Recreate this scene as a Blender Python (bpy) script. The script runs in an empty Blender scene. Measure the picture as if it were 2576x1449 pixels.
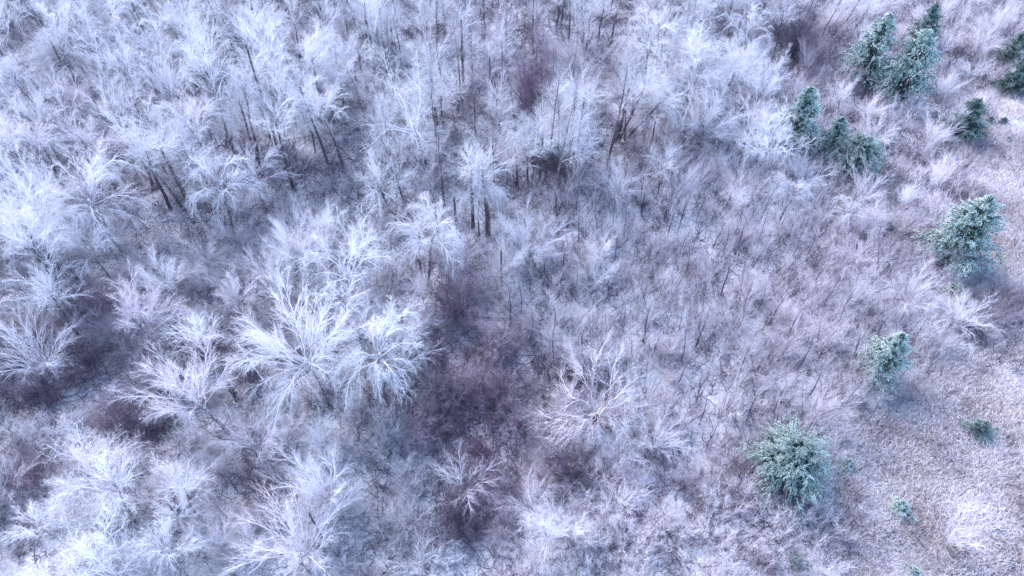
import bpy, math, random
import numpy as np
from mathutils import Vector, Matrix, Quaternion

SC = bpy.context.scene
C = SC.collection
R = math.radians

# ------------------------------------------------------------------ camera
CAM_H, TH = 55.0, R(41.6)
cd = bpy.data.cameras.new('camera')
cam = bpy.data.objects.new('camera', cd)
C.objects.link(cam)
cam.location = (0, 0, CAM_H)
cam.rotation_euler = (TH, 0, 0)
cd.sensor_width = 36.0
cd.lens = 24.0
cd.clip_start, cd.clip_end = 0.5, 3000
SC.camera = cam

# ------------------------------------------------------------------ world, sun, exposure
SUN_EL, SUN_AZ = R(38), R(-40)          # a veiled winter sun behind high cloud, from the upper left
w = bpy.data.worlds.new('World'); SC.world = w; w.use_nodes = True
nt = w.node_tree; nt.nodes.clear()
sky = nt.nodes.new('ShaderNodeTexSky'); sky.sky_type = 'NISHITA'; sky.sun_disc = False
sky.sun_elevation = SUN_EL; sky.sun_rotation = SUN_AZ
sky.altitude = 300; sky.air_density = 1.0; sky.dust_density = 1.0; sky.ozone_density = 3.0
bg = nt.nodes.new('ShaderNodeBackground'); bg.inputs[1].default_value = 0.15
wo = nt.nodes.new('ShaderNodeOutputWorld')
nt.links.new(sky.outputs[0], bg.inputs[0]); nt.links.new(bg.outputs[0], wo.inputs[0])
sl = bpy.data.lights.new('sun', 'SUN'); sun = bpy.data.objects.new('sun', sl); C.objects.link(sun)
sl.energy = 1.3; sl.angle = R(50); sl.color = (1.0, 0.86, 0.84)
sd = Vector((math.sin(SUN_AZ) * math.cos(SUN_EL), math.cos(SUN_AZ) * math.cos(SUN_EL), math.sin(SUN_EL)))
sun.rotation_euler = sd.to_track_quat('Z', 'Y').to_euler()
vs = SC.view_settings
SC.display_settings.display_device = 'sRGB'
vs.view_transform = 'Standard'; vs.look = 'None'; vs.gamma = 1; vs.use_curve_mapping = False
vs.exposure = 2.12
cy = SC.cycles
cy.max_bounces = 6; cy.diffuse_bounces = 4; cy.glossy_bounces = 1; cy.transmission_bounces = 1
cy.use_denoising = True; cy.denoiser = 'OPENIMAGEDENOISE'; cy.denoising_input_passes = 'RGB_ALBEDO_NORMAL'; cy.denoising_prefilter = 'NONE'
cy.use_adaptive_sampling = False
SC.render.filter_size = 1.2 if hasattr(SC.render, 'filter_size') else 1.5

# ------------------------------------------------------------------ a point of the photo -> a place on the ground (2576 x 1449 grid)
F = 1717.3
def at(U, V, z=0.0):
    ax = np.array([0, math.sin(TH), -math.cos(TH)]); up = np.array([0, math.cos(TH), math.sin(TH)])
    d = ax * F + np.array([1.0, 0, 0]) * (U - 1288) + up * (724.5 - V)
    t = (CAM_H - z) / -d[2]
    return np.array([d[0] * t, d[1] * t, z])
def px(p):
    x, y, z = p[0], p[1], p[2] - CAM_H
    dep = y * math.sin(TH) - z * math.cos(TH)
    if dep < 1: return (-9999., -9999., dep)
    v = y * math.cos(TH) + z * math.sin(TH)
    return (1288 + F * x / dep, 724.5 - F * v / dep, dep)
def gz(x, y):
    return 0.25 * math.sin(x * .09 + 1) * math.cos(y * .07) + 0.12 * math.sin(x * .31 + y * .23)
def gz_np(x, y):
    return 0.25 * np.sin(x * .09 + 1) * np.cos(y * .07) + 0.12 * np.sin(x * .31 + y * .23)

# ------------------------------------------------------------------ materials
def mat(name):
    m = bpy.data.materials.new(name); m.use_nodes = True
    n = m.node_tree; n.nodes.clear()
    out = n.nodes.new('ShaderNodeOutputMaterial'); b = n.nodes.new('ShaderNodeBsdfPrincipled')
    n.links.new(b.outputs[0], out.inputs[0]); b.inputs['Roughness'].default_value = 0.85
    b.inputs['Specular IOR Level'].default_value = 0.2
    return m, n, b
def math_node(n, op, a, b=None, clamp=False):
    x = n.nodes.new('ShaderNodeMath'); x.operation = op; x.use_clamp = clamp
    for i, v in enumerate((a, b)):
        if v is None: continue
        if isinstance(v, (int, float)): x.inputs[i].default_value = v
        else: n.links.new(v, x.inputs[i])
    return x.outputs[0]
def mix_node(n, f, a, b):
    x = n.nodes.new('ShaderNodeMix'); x.data_type = 'RGBA'
    for k, v in ((0, f), (6, a), (7, b)):
        if isinstance(v, (int, float)): x.inputs[k].default_value = v
        elif isinstance(v, tuple): x.inputs[k].default_value = (*v, 1)
        else: n.links.new(v, x.inputs[k])
    return x.outputs[2]
def attr(n, name, typ='GEOMETRY'):
    a = n.nodes.new('ShaderNodeAttribute'); a.attribute_type = typ; a.attribute_name = name
    return a.outputs['Fac']
def noise(n, scale, detail=2, obj=False, rough=.6):
    t = n.nodes.new('ShaderNodeTexNoise'); t.inputs['Scale'].default_value = scale
    t.inputs['Detail'].default_value = detail; t.inputs['Roughness'].default_value = rough
    g = n.nodes.new('ShaderNodeTexCoord' if obj else 'ShaderNodeNewGeometry')
    n.links.new(g.outputs['Object' if obj else 'Position'], t.inputs['Vector'])
    return t.outputs['Fac']

FROST = (0.87, 0.865, 0.91)
def wood_mat(name, inst='OBJECT', bare_a=(0.075, 0.068, 0.105), bare_b=(0.125, 0.075, 0.13), side=0.35, frostcol=FROST, warm=(0.80, 0.70, 0.76)):
    """bark and twigs under rime: 'rime' on the mesh says how much clings to this branch, 'frost' and 'plum' vary from plant to plant"""
    m, n, b = mat(name)
    rime = attr(n, 'rime'); fr = attr(n, 'frost', inst); pl = attr(n, 'plum', inst)
    geo = n.nodes.new('ShaderNodeNewGeometry'); sep = n.nodes.new('ShaderNodeSeparateXYZ')
    n.links.new(geo.outputs['Normal'], sep.inputs[0])
    top = math_node(n, 'MULTIPLY', sep.outputs['Z'], side)
    nz = math_node(n, 'MULTIPLY', math_node(n, 'SUBTRACT', noise(n, 1.3, 3), .5), 0.7)
    f = math_node(n, 'MULTIPLY', rime, fr)
    f = math_node(n, 'ADD', f, math_node(n, 'MULTIPLY', top, fr))
    f = math_node(n, 'ADD', f, nz, clamp=True)
    bare = mix_node(n, pl, bare_a, bare_b)
    fc = mix_node(n, pl, frostcol, warm)
    n.links.new(mix_node(n, f, bare, fc), b.inputs['Base Color'])
    return m
M_TWIG = wood_mat('rimed_twigs')
M_WOOD = wood_mat('rimed_branches', side=.3)
M_INST = wood_mat('rimed_brush', inst='INSTANCER')
M_GRASS = wood_mat('rimed_grass', inst='INSTANCER', bare_a=(0.20, 0.17, 0.20), bare_b=(0.27, 0.20, 0.20), warm=(0.86, 0.80, 0.80))
def bark_mat():
    m, n, b = mat('bark')
    rime = attr(n, 'rime'); fr = attr(n, 'frost', 'OBJECT'); pl = attr(n, 'plum', 'OBJECT')
    geo = n.nodes.new('ShaderNodeNewGeometry'); sep = n.nodes.new('ShaderNodeSeparateXYZ')
    n.links.new(geo.outputs['Normal'], sep.inputs[0])
    wind = math_node(n, 'ADD', math_node(n, 'MULTIPLY', sep.outputs['X'], 0.22), math_node(n, 'MULTIPLY', sep.outputs['Z'], .6))
    nz = math_node(n, 'MULTIPLY', math_node(n, 'SUBTRACT', noise(n, 5, 4), .58), 2.2)
    f = math_node(n, 'ADD', math_node(n, 'ADD', wind, nz), math_node(n, 'MULTIPLY', rime, fr), clamp=True)
    f = math_node(n, 'MULTIPLY', f, 0.8)
    bc = mix_node(n, noise(n, 9, 3), (0.035, 0.032, 0.042), (0.13, 0.105, 0.115))
    bc = mix_node(n, math_node(n, 'MULTIPLY', pl, .5), bc, (0.12, 0.06, 0.07))
    n.links.new(mix_node(n, f, bc, FROST), b.inputs['Base Color'])
    bump = n.nodes.new('ShaderNodeBump'); bump.inputs['Strength'].default_value = .6; bump.inputs['Distance'].default_value = .04
    n.links.new(noise(n, 14, 3), bump.inputs['Height']); n.links.new(bump.outputs[0], b.inputs['Normal'])
    return m
M_BARK = bark_mat()
def needle_mat():
    m, n, b = mat('frosted_needles')
    rime = attr(n, 'rime'); fr = attr(n, 'frost', 'OBJECT')
    geo = n.nodes.new('ShaderNodeNewGeometry'); sep = n.nodes.new('ShaderNodeSeparateXYZ')
    n.links.new(geo.outputs['Normal'], sep.inputs[0])
    nz = math_node(n, 'MULTIPLY', math_node(n, 'SUBTRACT', noise(n, 1.1, 3), .5), 1.1)
    f = math_node(n, 'ADD', math_node(n, 'MULTIPLY', rime, fr), math_node(n, 'MULTIPLY', sep.outputs['Z'], .25))
    f = math_node(n, 'ADD', f, nz, clamp=True)
    g = mix_node(n, noise(n, 2.5, 2), (0.025, 0.065, 0.062), (0.05, 0.11, 0.085))
    n.links.new(mix_node(n, f, g, (0.70, 0.84, 0.80)), b.inputs['Base Color'])
    return m
M_NEEDLE = needle_mat()
def plain(name, col, sc=6, d=.5):
    m, n, b = mat(name)
    c2 = tuple(c * d for c in col)
    n.links.new(mix_node(n, noise(n, sc, 3), col, c2), b.inputs['Base Color'])
    return m
M_SPLIT = plain('fresh_split_wood', (0.74, 0.58, 0.46), 8, .75)
M_DEAD = plain('dead_bracken', (0.20, 0.11, 0.06), 3, .5)
def ground_mat():
    m, n, b = mat('rimed_leaf_litter')
    fine = noise(n, 3.2, 6, rough=.75); mid = noise(n, .55, 4); big = noise(n, .06, 3)
    f = math_node(n, 'ADD', math_node(n, 'MULTIPLY', math_node(n, 'SUBTRACT', fine, .5), 3.0), .78)
    f = math_node(n, 'ADD', f, math_node(n, 'MULTIPLY', math_node(n, 'SUBTRACT', mid, .5), 1.3), clamp=True)
    lit = mix_node(n, big, (0.20, 0.15, 0.19), (0.24, 0.20, 0.24))
    fr = mix_node(n, big, (0.80, 0.82, 0.84), (0.86, 0.86, 0.88))
    n.links.new(mix_node(n, f, lit, fr), b.inputs['Base Color'])
    bump = n.nodes.new('ShaderNodeBump'); bump.inputs['Strength'].default_value = .8; bump.inputs['Distance'].default_value = .12
    n.links.new(fine, bump.inputs['Height']); n.links.new(bump.outputs[0], b.inputs['Normal'])
    return m
M_GROUND = ground_mat()

# ------------------------------------------------------------------ mesh building
def norm(v):
    return v / np.maximum(np.linalg.norm(v, axis=-1, keepdims=True), 1e-9)
class Br:
    """N branches of P points each, with radius and rime"""
    def __init__(s, pts, rad, rime): s.pts, s.rad, s.rime = pts, rad, rime
    def length(s): return np.linalg.norm(np.diff(s.pts, axis=1), axis=2).sum(1)
def tubes(br, K, tip=True):
    pts, rad, rime = br.pts, br.rad, br.rime
    N, P, _ = pts.shape
    t = np.empty_like(pts); t[:, 1:-1] = pts[:, 2:] - pts[:, :-2]; t[:, 0] = pts[:, 1] - pts[:, 0]; t[:, -1] = pts[:, -1] - pts[:, -2]
    t = norm(t)
    m = norm(t.mean(1)); ref = np.where(np.abs(m[:, 2:3]) > .8, np.array([[1., 0, 0]]), np.array([[0, 0, 1.]]))
    a = norm(np.cross(m, ref))[:, None, :]
    a = norm(a - (a * t).sum(-1, keepdims=True) * t); b = np.cross(t, a)
    ang = np.arange(K) * 2 * math.pi / K
    nr = P - 1 if tip else P
    ring = pts[:, :nr, None, :] + rad[:, :nr, None, None] * (a[:, :nr, None, :] * np.cos(ang)[None, None, :, None] + b[:, :nr, None, :] * np.sin(ang)[None, None, :, None])
    v = ring.reshape(N, nr * K, 3); rv = np.repeat(rime[:, :nr], K, axis=1)
    if tip:
        v = np.concatenate([v, pts[:, -1:, :]], 1); rv = np.concatenate([rv, rime[:, -1:]], 1)
    V = v.shape[1]
    f = []
    for s in range(nr - 1):
        for k in range(K):
            k2 = (k + 1) % K; q = (s * K + k, s * K + k2, (s + 1) * K + k2, (s + 1) * K + k)
            f.append((q[0], q[1], q[2])); f.append((q[0], q[2], q[3]))
    if tip:
        for k in range(K): f.append(((nr - 1) * K + k, (nr - 1) * K + (k + 1) % K, nr * K))
    else:
        for k in range(1, K - 1): f.append(((nr - 1) * K, (nr - 1) * K + k, (nr - 1) * K + k + 1))
    f = np.array(f, dtype=np.int32)
    faces = (f[None] + (np.arange(N, dtype=np.int32) * V)[:, None, None]).reshape(-1, 3)
    return v.reshape(-1, 3), faces, rv.reshape(-1)
TRIS = [0]
def mesh(name, parts, material, smooth=True):
    vs_, fs, rs, off = [], [], [], 0
    for v, f, r in parts:
        vs_.append(v); fs.append(f + off); rs.append(r); off += len(v)
    v = np.concatenate(vs_).astype(np.float32); f = np.concatenate(fs).astype(np.int32); r = np.concatenate(rs).astype(np.float32)
    me = bpy.data.meshes.new(name)
    me.vertices.add(len(v)); me.vertices.foreach_set('co', v.ravel())
    me.loops.add(len(f) * 3); me.loops.foreach_set('vertex_index', f.ravel())
    me.polygons.add(len(f)); me.polygons.foreach_set('loop_start', np.arange(0, len(f) * 3, 3, dtype=np.int32))
    me.polygons.foreach_set('use_smooth', np.full(len(f), smooth))
    at_ = me.attributes.new('rime', 'FLOAT', 'POINT'); at_.data.foreach_set('value', r)
    me.update(calc_edges=True)
    me.materials.append(material)
    TRIS[0] += len(f)
    return me

def grow(rng, par, n, t0, t1, ang, angv, L, P, up=0., droop=0., wig=.1, flat=0., prof=None, absolute=False, r0=.7, rmax=1., rlen=.02, rtip=.3, rime=(1., 1.), lv=.25, tpow=1.):
    N, Pp, _ = par.pts.shape
    plen = par.length()
    i = np.arange(n)[None, :]
    tt = ((i + rng.random((N, n))) / n) ** tpow
    tt = t0 + (t1 - t0) * tt
    x = tt * (Pp - 1); k = np.clip(x.astype(int), 0, Pp - 2); fr = (x - k)[..., None]
    ar = np.arange(N)[:, None]
    p0 = par.pts[ar, k]; p1 = par.pts[ar, k + 1]
    pos = p0 * (1 - fr) + p1 * fr; tan = norm(p1 - p0)
    pr = par.rad[ar, k] * (1 - fr[..., 0]) + par.rad[ar, k + 1] * fr[..., 0]
    z = np.array([0, 0, 1.0])
    a = np.cross(tan, z); bad = np.linalg.norm(a, axis=-1) < .05
    a[bad] = np.array([1., 0, 0]); a = norm(a); b = np.cross(a, tan)
    phi = i * 2.39996 + rng.random((N, 1)) * 6.28 + rng.normal(0, .35, (N, n))
    if flat > 0:
        alt = (i % 2) * math.pi + rng.normal(0, .9 * (1 - flat) + .15, (N, n))
        phi = np.where(rng.random((N, n)) < flat, alt, phi)
    per = np.cos(phi)[..., None] * a + np.sin(phi)[..., None] * b
    an = (ang + rng.normal(0, angv, (N, n)))[..., None]
    d = norm(np.cos(an) * tan + np.sin(an) * per)
    ln = (np.full((N, n), L) if absolute else L * plen[:, None] * np.ones((N, n))) * (1 + rng.uniform(-lv, lv, (N, n)))
    if prof is not None: ln = ln * prof(tt)
    M = N * n
    pos = pos.reshape(M, 3); d = d.reshape(M, 3); ln = ln.reshape(M, 1); pr = pr.reshape(M)
    pts = np.empty((M, P, 3)); pts[:, 0] = pos
    for s in range(1, P):
        q = (s - .5) / (P - 1)
        pts[:, s] = pts[:, s - 1] + d * ln / (P - 1)
        d = d + z * (up * (1 - q) - droop * q) * (2.0 / (P - 1)) + rng.normal(0, wig, (M, 3))
        d = norm(d)
    rb = np.minimum(np.minimum(pr * r0, rmax), rlen * ln[:, 0])
    lin = np.linspace(0, 1, P)[None]
    rad = rb[:, None] * (1 - (1 - rtip) * lin)
    rm = rime[0] + (rime[1] - rime[0]) * lin * np.ones((M, 1))
    return Br(pts, rad, rm)
def trunk_line(rng, H, r, P=14, wig=.05, lean=(0, 0), flare=1.5, rime=(0., .5), rtop=.35):
    d = norm(np.array([lean[0], lean[1], 1.0])); p = np.zeros((1, P, 3)); p[0, 0] = (0, 0, -.25)
    for s in range(1, P):
        p[0, s] = p[0, s - 1] + d * (H + .25) / (P - 1)
        d = norm(d + rng.normal(0, wig, 3) * np.array([1, 1, .3]))
    lin = np.linspace(0, 1, P)
    rad = r * (1 - (1 - rtop) * lin); rad[0] *= flare; rad[1] *= 1.08
    return Br(p, rad[None], (rime[0] + (rime[1] - rime[0]) * lin)[None])
def sub(br, sel): return Br(br.pts[sel], br.rad[sel], br.rime[sel])
def limb_sets(rng, trunk_br, L0, L1, K0=5):
    """each main limb, with its own secondary boughs, is one mesh"""
    n0 = len(L0.pts); per = len(L1.pts) // n0
    out = []
    for i in range(n0):
        out.append(mesh('limb', [tubes(sub(L0, slice(i, i + 1)), K0), tubes(sub(L1, slice(i * per, (i + 1) * per)), 3)], M_WOOD))
    return out

def arch_tree(seed, H=16, spread=.75, trunk=.42, n0=7, n1=11, n2=9, n3=8, r=.24, ang=.6, up=.2, droop=.9, twig=.55, wig=.07, a2=.5, lean=(0, 0), angv=.22):
    """ice-bent broadleaf: limbs rise, arch over and fall, feathered with twigs"""
    rng = np.random.default_rng(seed)
    T = trunk_line(rng, H * trunk, r, lean=lean, rtop=.75)
    L0 = grow(rng, T, n0, .72, 1., ang, angv, H * spread, 9, up, droop, wig, absolute=True, r0=.45, rlen=.0072, rtip=.3, rime=(.2, 1.2), lv=.22)
    L1 = grow(rng, L0, n1, .22, .97, a2, .12, .42, 6, up * .5, droop * .7, wig, flat=.45, prof=lambda t: 1.15 - .75 * t, r0=.7, rlen=.0105, rime=(1., 1.1), lv=.3)
    L2 = grow(rng, L1, n2, .15, .97, .5, .14, .45, 4, 0, droop * .5, wig, flat=.5, prof=lambda t: 1.15 - .6 * t, r0=.75, rlen=.014, rime=(.95, .75))
    L3 = grow(rng, L2, n3, .12, 1., .5, .2, .5, 2, 0, .1, .1, flat=.4, absolute=False, r0=.9, rmax=.018, rlen=.035, rime=(.72, .6), lv=.35)
    L4 = grow(rng, L1, n3, .5, 1., .45, .2, twig, 3, 0, .2, .1, absolute=True, r0=.8, rmax=.018, rlen=.025, rime=(.9, .75), lv=.4)
    return [('trunk', mesh('trunk', [tubes(T, 9, False)], M_BARK))] + [('limb', m) for m in limb_sets(rng, T, L0, L1)] + \
           [('crown', mesh('crown', [tubes(L2, 3), tubes(L3, 3), tubes(L4, 3)], M_TWIG))]
def slim_tree(seed, H=18, r=.21, n0=16, n1=8, n2=8, n3=5, bare=.45, side=.22, droop=.7, nolimb=True):
    """forest-grown: a long bare stem and a narrow crown"""
    rng = np.random.default_rng(seed)
    T = trunk_line(rng, H, r, 16, .035, rtop=.12, rime=(0, .9))
    L0 = grow(rng, T, n0, bare, .99, .62, .18, H * side, 6, .35, droop, .09, prof=lambda t: 1.25 - .8 * (t - bare) / (1 - bare), absolute=True, r0=.5, rlen=.013, rime=(.5, 1.))
    L1 = grow(rng, L0, n1, .2, .98, .55, .15, .42, 4, .1, droop * .6, .1, flat=.4, prof=lambda t: 1.15 - .6 * t, rlen=.011, rime=(.9, .8))
    L2 = grow(rng, L1, n2, .15, 1., .55, .18, .5, 3, 0, .4, .12, flat=.4, rmax=.016, rlen=.013, rime=(.95, .85))
    L3 = grow(rng, L2, n3, .15, 1., .55, .2, .5, 2, 0, .1, .1, rmax=.016, rlen=.03, rime=(.85, .7))
    lo = grow(rng, T, 7, .12, bare, 1.2, .2, H * .07, 4, .1, .5, .15, absolute=True, r0=.3, rlen=.012, rime=(.1, .4))
    return [('trunk', mesh('trunk', [tubes(T, 7, False), tubes(lo, 3)], M_BARK)), ('branches', mesh('branches', [tubes(L0, 4), tubes(L1, 3)], M_WOOD)),
            ('crown', mesh('crown', [tubes(L2, 3), tubes(L3, 3)], M_TWIG))]
def crooked_tree(seed, H=13, r=.3, n0=13, n1=12, n2=8, n3=6, n4=4, ang=.8, spread=.72, trunk=.4, lean=(0, 0)):
    """old oak: zigzag limbs thick with rime, stubby clumped twigs"""
    rng = np.random.default_rng(seed)
    T = trunk_line(rng, H * trunk, r, 12, .08, lean=lean, rtop=.7)
    L0 = grow(rng, T, n0, .6, 1., ang, .25, H * spread, 10, .5, .9, .2, absolute=True, r0=.45, rlen=.012, rtip=.18, rime=(.45, 1.), lv=.25)
    L1 = grow(rng, L0, n1, .25, .98, .85, .2, .38, 7, .15, .8, .24, prof=lambda t: 1.2 - .7 * t, r0=.65, rlen=.014, rime=(1., 1.), lv=.35)
    L2 = grow(rng, L1, n2, .2, 1., .8, .2, .38, 4, .1, .3, .22, prof=lambda t: 1.15 - .5 * t, r0=.7, rlen=.02, rmax=.035, rime=(1.05, 1.))
    L3 = grow(rng, L2, n3, .2, 1., .75, .2, .45, 2, 0, .1, .15, r0=.85, rmax=.03, rlen=.06, rtip=.6, rime=(1., .9), lv=.35)
    L4 = grow(rng, L3, n4, .2, 1., .7, .2, .6, 2, 0, .1, .15, r0=.85, rmax=.022, rlen=.08, rtip=.6, rime=(.95, .8), lv=.35)
    return [('trunk', mesh('trunk', [tubes(T, 9, False)], M_BARK))] + [('limb', m) for m in limb_sets(rng, T, L0, L1)] + \
           [('crown', mesh('crown', [tubes(L2, 3), tubes(L3, 3), tubes(L4, 3)], M_TWIG))]
def fan_tree(seed, H=9, n0=9, n1=10, n2=8, n3=7, r=.10, ang=.4, droop=.35, rsc=1., up=.05):
    """small multi-stemmed tree whose straight stems open like a fan"""
    rng = np.random.default_rng(seed)
    T = trunk_line(rng, H * .16, r, 6, .05, rtop=.8)
    L0 = grow(rng, T, n0, .3, 1., ang, .2, H * .9, 8, up, droop, .05, absolute=True, r0=.6, rlen=.010, rtip=.3, rime=(.4, 1.2))
    L1 = grow(rng, L0, n1, .22, .97, .4, .1, .36, 5, .12, droop * .8, .07, flat=.4, prof=lambda t: 1.15 - .6 * t, rlen=.014, rime=(1., 1.))
    L2 = grow(rng, L1, n2, .15, 1., .42, .14, .45, 3, .05, .25, .1, flat=.4, rmax=.014, rlen=.014, rime=(.95, .85))
    L3 = grow(rng, L2, n3, .15, 1., .45, .2, .5, 2, 0, .1, .1, rmax=.015, rlen=.03, rime=(.85, .7))
    return [('stem', mesh('stem', [tubes(T, 6, False)], M_BARK)), ('branches', mesh('branches', [tubes(L0, 4), tubes(L1, 3)], M_WOOD)),
            ('crown', mesh('crown', [tubes(L2, 3), tubes(L3, 3)], M_TWIG))]
def sapling(seed, H=6.5, k=1):
    rng = np.random.default_rng(seed)
    T = trunk_line(rng, H, .095, 9, .05, rtop=.15, rime=(-.6, .2))
    if k > 1:
        base = trunk_line(rng, .3, .07, 3)
        T = grow(rng, base, k, .2, 1., .28, .12, H, 9, .1, .2, .05, absolute=True, r0=.9, rlen=.009, rtip=.15, rime=(-.6, .2))
    L0 = grow(rng, T, 12, .25, .98, .42, .12, .28, 5, .25, .1, .09, prof=lambda t: 1.15 - .6 * t, r0=.6, rlen=.009, rime=(.1, .6))
    L1 = grow(rng, L0, 9, .15, 1., .5, .15, .42, 3, .05, .1, .12, rmax=.014, rlen=.013, rime=(.6, .55))
    L2 = grow(rng, L1, 7, .15, 1., .5, .2, .5, 2, 0, .1, .1, rmax=.015, rlen=.03, rime=(.55, .45))
    return [('stem', mesh('stem', [tubes(T, 4), tubes(L0, 3)], M_WOOD)), ('crown', mesh('crown', [tubes(L1, 3), tubes(L2, 3)], M_TWIG))]
def bush_parts(seed, H=2.6, n0=38, n1=9, n2=8, n3=5, wig=.16, ang=.75, droop=.7, R0=.5, mtl=None, one=False):
    rng = np.random.default_rng(seed)
    s = np.zeros((n0, 2, 3)); an = rng.random(n0) * 6.28; rr = np.sqrt(rng.random(n0)) * R0
    s[:, 0, 0] = s[:, 1, 0] = rr * np.cos(an); s[:, 0, 1] = s[:, 1, 1] = rr * np.sin(an); s[:, 0, 2] = -.1; s[:, 1, 2] = .1
    B = Br(s, np.full((n0, 2), .04), np.zeros((n0, 2)))
    L0 = grow(rng, B, 1, .5, .9, ang, .3, H * 1.1, 7, .2, droop, wig, absolute=True, r0=.9, rlen=.008 if one else .013, rtip=.3, rime=(.1, .9), lv=.35)
    L1 = grow(rng, L0, n1, .2, 1., .6, .2, .38, 5, .15, .5, wig, prof=lambda t: 1.1 - .5 * t, rlen=.009 if one else .015, rime=(.7, .9))
    L2 = grow(rng, L1, n2, .15, 1., .6, .2, .45, 3, 0, .2, wig, rmax=.014, rlen=.016, rime=(.9, .85))
    L3 = grow(rng, L2, n3, .15, 1., .6, .2, .5, 2, 0, .1, .1, rmax=.015, rlen=.035, rime=(.85, .8))
    if one: return mesh('brush', [tubes(L0, 3), tubes(L1, 3), tubes(L2, 3), tubes(L3, 3)], mtl)
    return [('stem', mesh('stem', [tubes(L0, 4), tubes(L1, 3)], M_WOOD)), ('crown', mesh('crown', [tubes(L2, 3), tubes(L3, 3)], M_TWIG))]
def conifer(seed, H=9, Rr=3.2, n0=70, bottom=.04, top_p=.75, droop=.45, stems=1, lean=.0, fat=1.):
    """juniper-like evergreen, drooping plumes of needles with rime on their tips"""
    rng = np.random.default_rng(seed)
    T = trunk_line(rng, H * .97, .03 * H * .6, 12, .03, lean=(lean, 0), rtop=.12)
    def prof(t): return (np.maximum(1.0 - t, 0.0) ** top_p) * np.minimum(1, .72 + t * 2.2) + .07
    L0 = grow(rng, T, n0, bottom, .995, 1.0, .2, Rr * 1.15, 7, .35, droop * 2.2, .1, prof=prof, absolute=True, r0=.4, rlen=.012, rime=(-.4, .3), lv=.28)
    L1 = grow(rng, L0, 9, .2, 1., .5, .15, .42, 6, .1, 1.3, .1, flat=.5, prof=lambda t: 1.15 - .5 * t, rlen=.03, rmax=.03, rime=(-.2, .9))
    L2 = grow(rng, L1, 13, .1, 1., .45, .2, .32 * fat, 3, 0., .9, .12, absolute=True, r0=9, rmax=.05 * fat, rlen=.2, rtip=.8, rime=(-.25, 1.15), lv=.4)
    core = grow(rng, L0, 14, .1, .7, .9, .3, .5 * fat, 3, 0., .3, .15, absolute=True, r0=9, rmax=.07 * fat, rlen=.16, rtip=.8, rime=(-.9, -.5), lv=.4)
    return [('trunk', mesh('trunk', [tubes(T, 7, False), tubes(L0, 3)], M_BARK)),
            ('foliage', mesh('foliage', [tubes(L1, 3), tubes(L2, 3), tubes(core, 3)], M_NEEDLE))]

# ------------------------------------------------------------------ things
def tagp(o, frost, plum): o['frost'] = float(frost); o['plum'] = float(plum)
NAMES = {'arch': 'arching_tree', 'slim': 'slender_tree', 'oak': 'crooked_tree', 'fan': 'fan_shaped_tree', 'sap': 'sapling', 'bush': 'bush', 'con': 'evergreen_tree'}
CATS = {'arch': 'tree', 'slim': 'tree', 'oak': 'tree', 'fan': 'small tree', 'sap': 'sapling', 'bush': 'bush', 'con': 'evergreen tree'}
def place(kind, parts, loc, scale, rot, label, group=None, frost=1., plum=.3, lean=None, name=None, cat=None):
    """copies a plant: an Empty at its foot, and its parts (sharing mesh data)"""
    e = bpy.data.objects.new(name or NAMES[kind], None); C.objects.link(e)
    e.empty_display_size = .5
    e.location = loc
    q = Quaternion((0, 0, 1), rot)
    if lean is not None:
        q = Vector((0, 0, 1)).rotation_difference(Vector(lean).normalized()) @ q
    e.rotation_mode = 'QUATERNION'; e.rotation_quaternion = q
    e.scale = scale if isinstance(scale, tuple) else (scale,) * 3
    e['label'] = label; e['category'] = cat or CATS[kind]
    if group: e['group'] = group
    for nm, me in parts:
        o = bpy.data.objects.new(nm, me); C.objects.link(o); o.parent = e
        if nm in ('crown', 'foliage', 'branches'): o['kind'] = 'stuff'
        tagp(o, frost, plum)
    return e

# ------------------------------------------------------------------ ground: one sheet far past the frame
def build_ground():
    xs = np.concatenate([[-380], np.arange(-130, 131, 2.0), [380]]); ys = np.concatenate([[-150], np.arange(-20, 161, 2.0), [480]])
    X, Y = np.meshgrid(xs, ys); Z = gz_np(X, Y)
    v = np.stack([X, Y, Z], -1).reshape(-1, 3); nx = len(xs); f = []
    for j in range(len(ys) - 1):
        for i in range(nx - 1):
            a = j * nx + i; f.append((a, a + 1, a + 1 + nx)); f.append((a, a + 1 + nx, a + nx))
    o = bpy.data.objects.new('ground', mesh('ground', [(v, np.array(f), np.zeros(len(v)))], M_GROUND)); C.objects.link(o)
    o['kind'] = 'structure'
build_ground()

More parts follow.
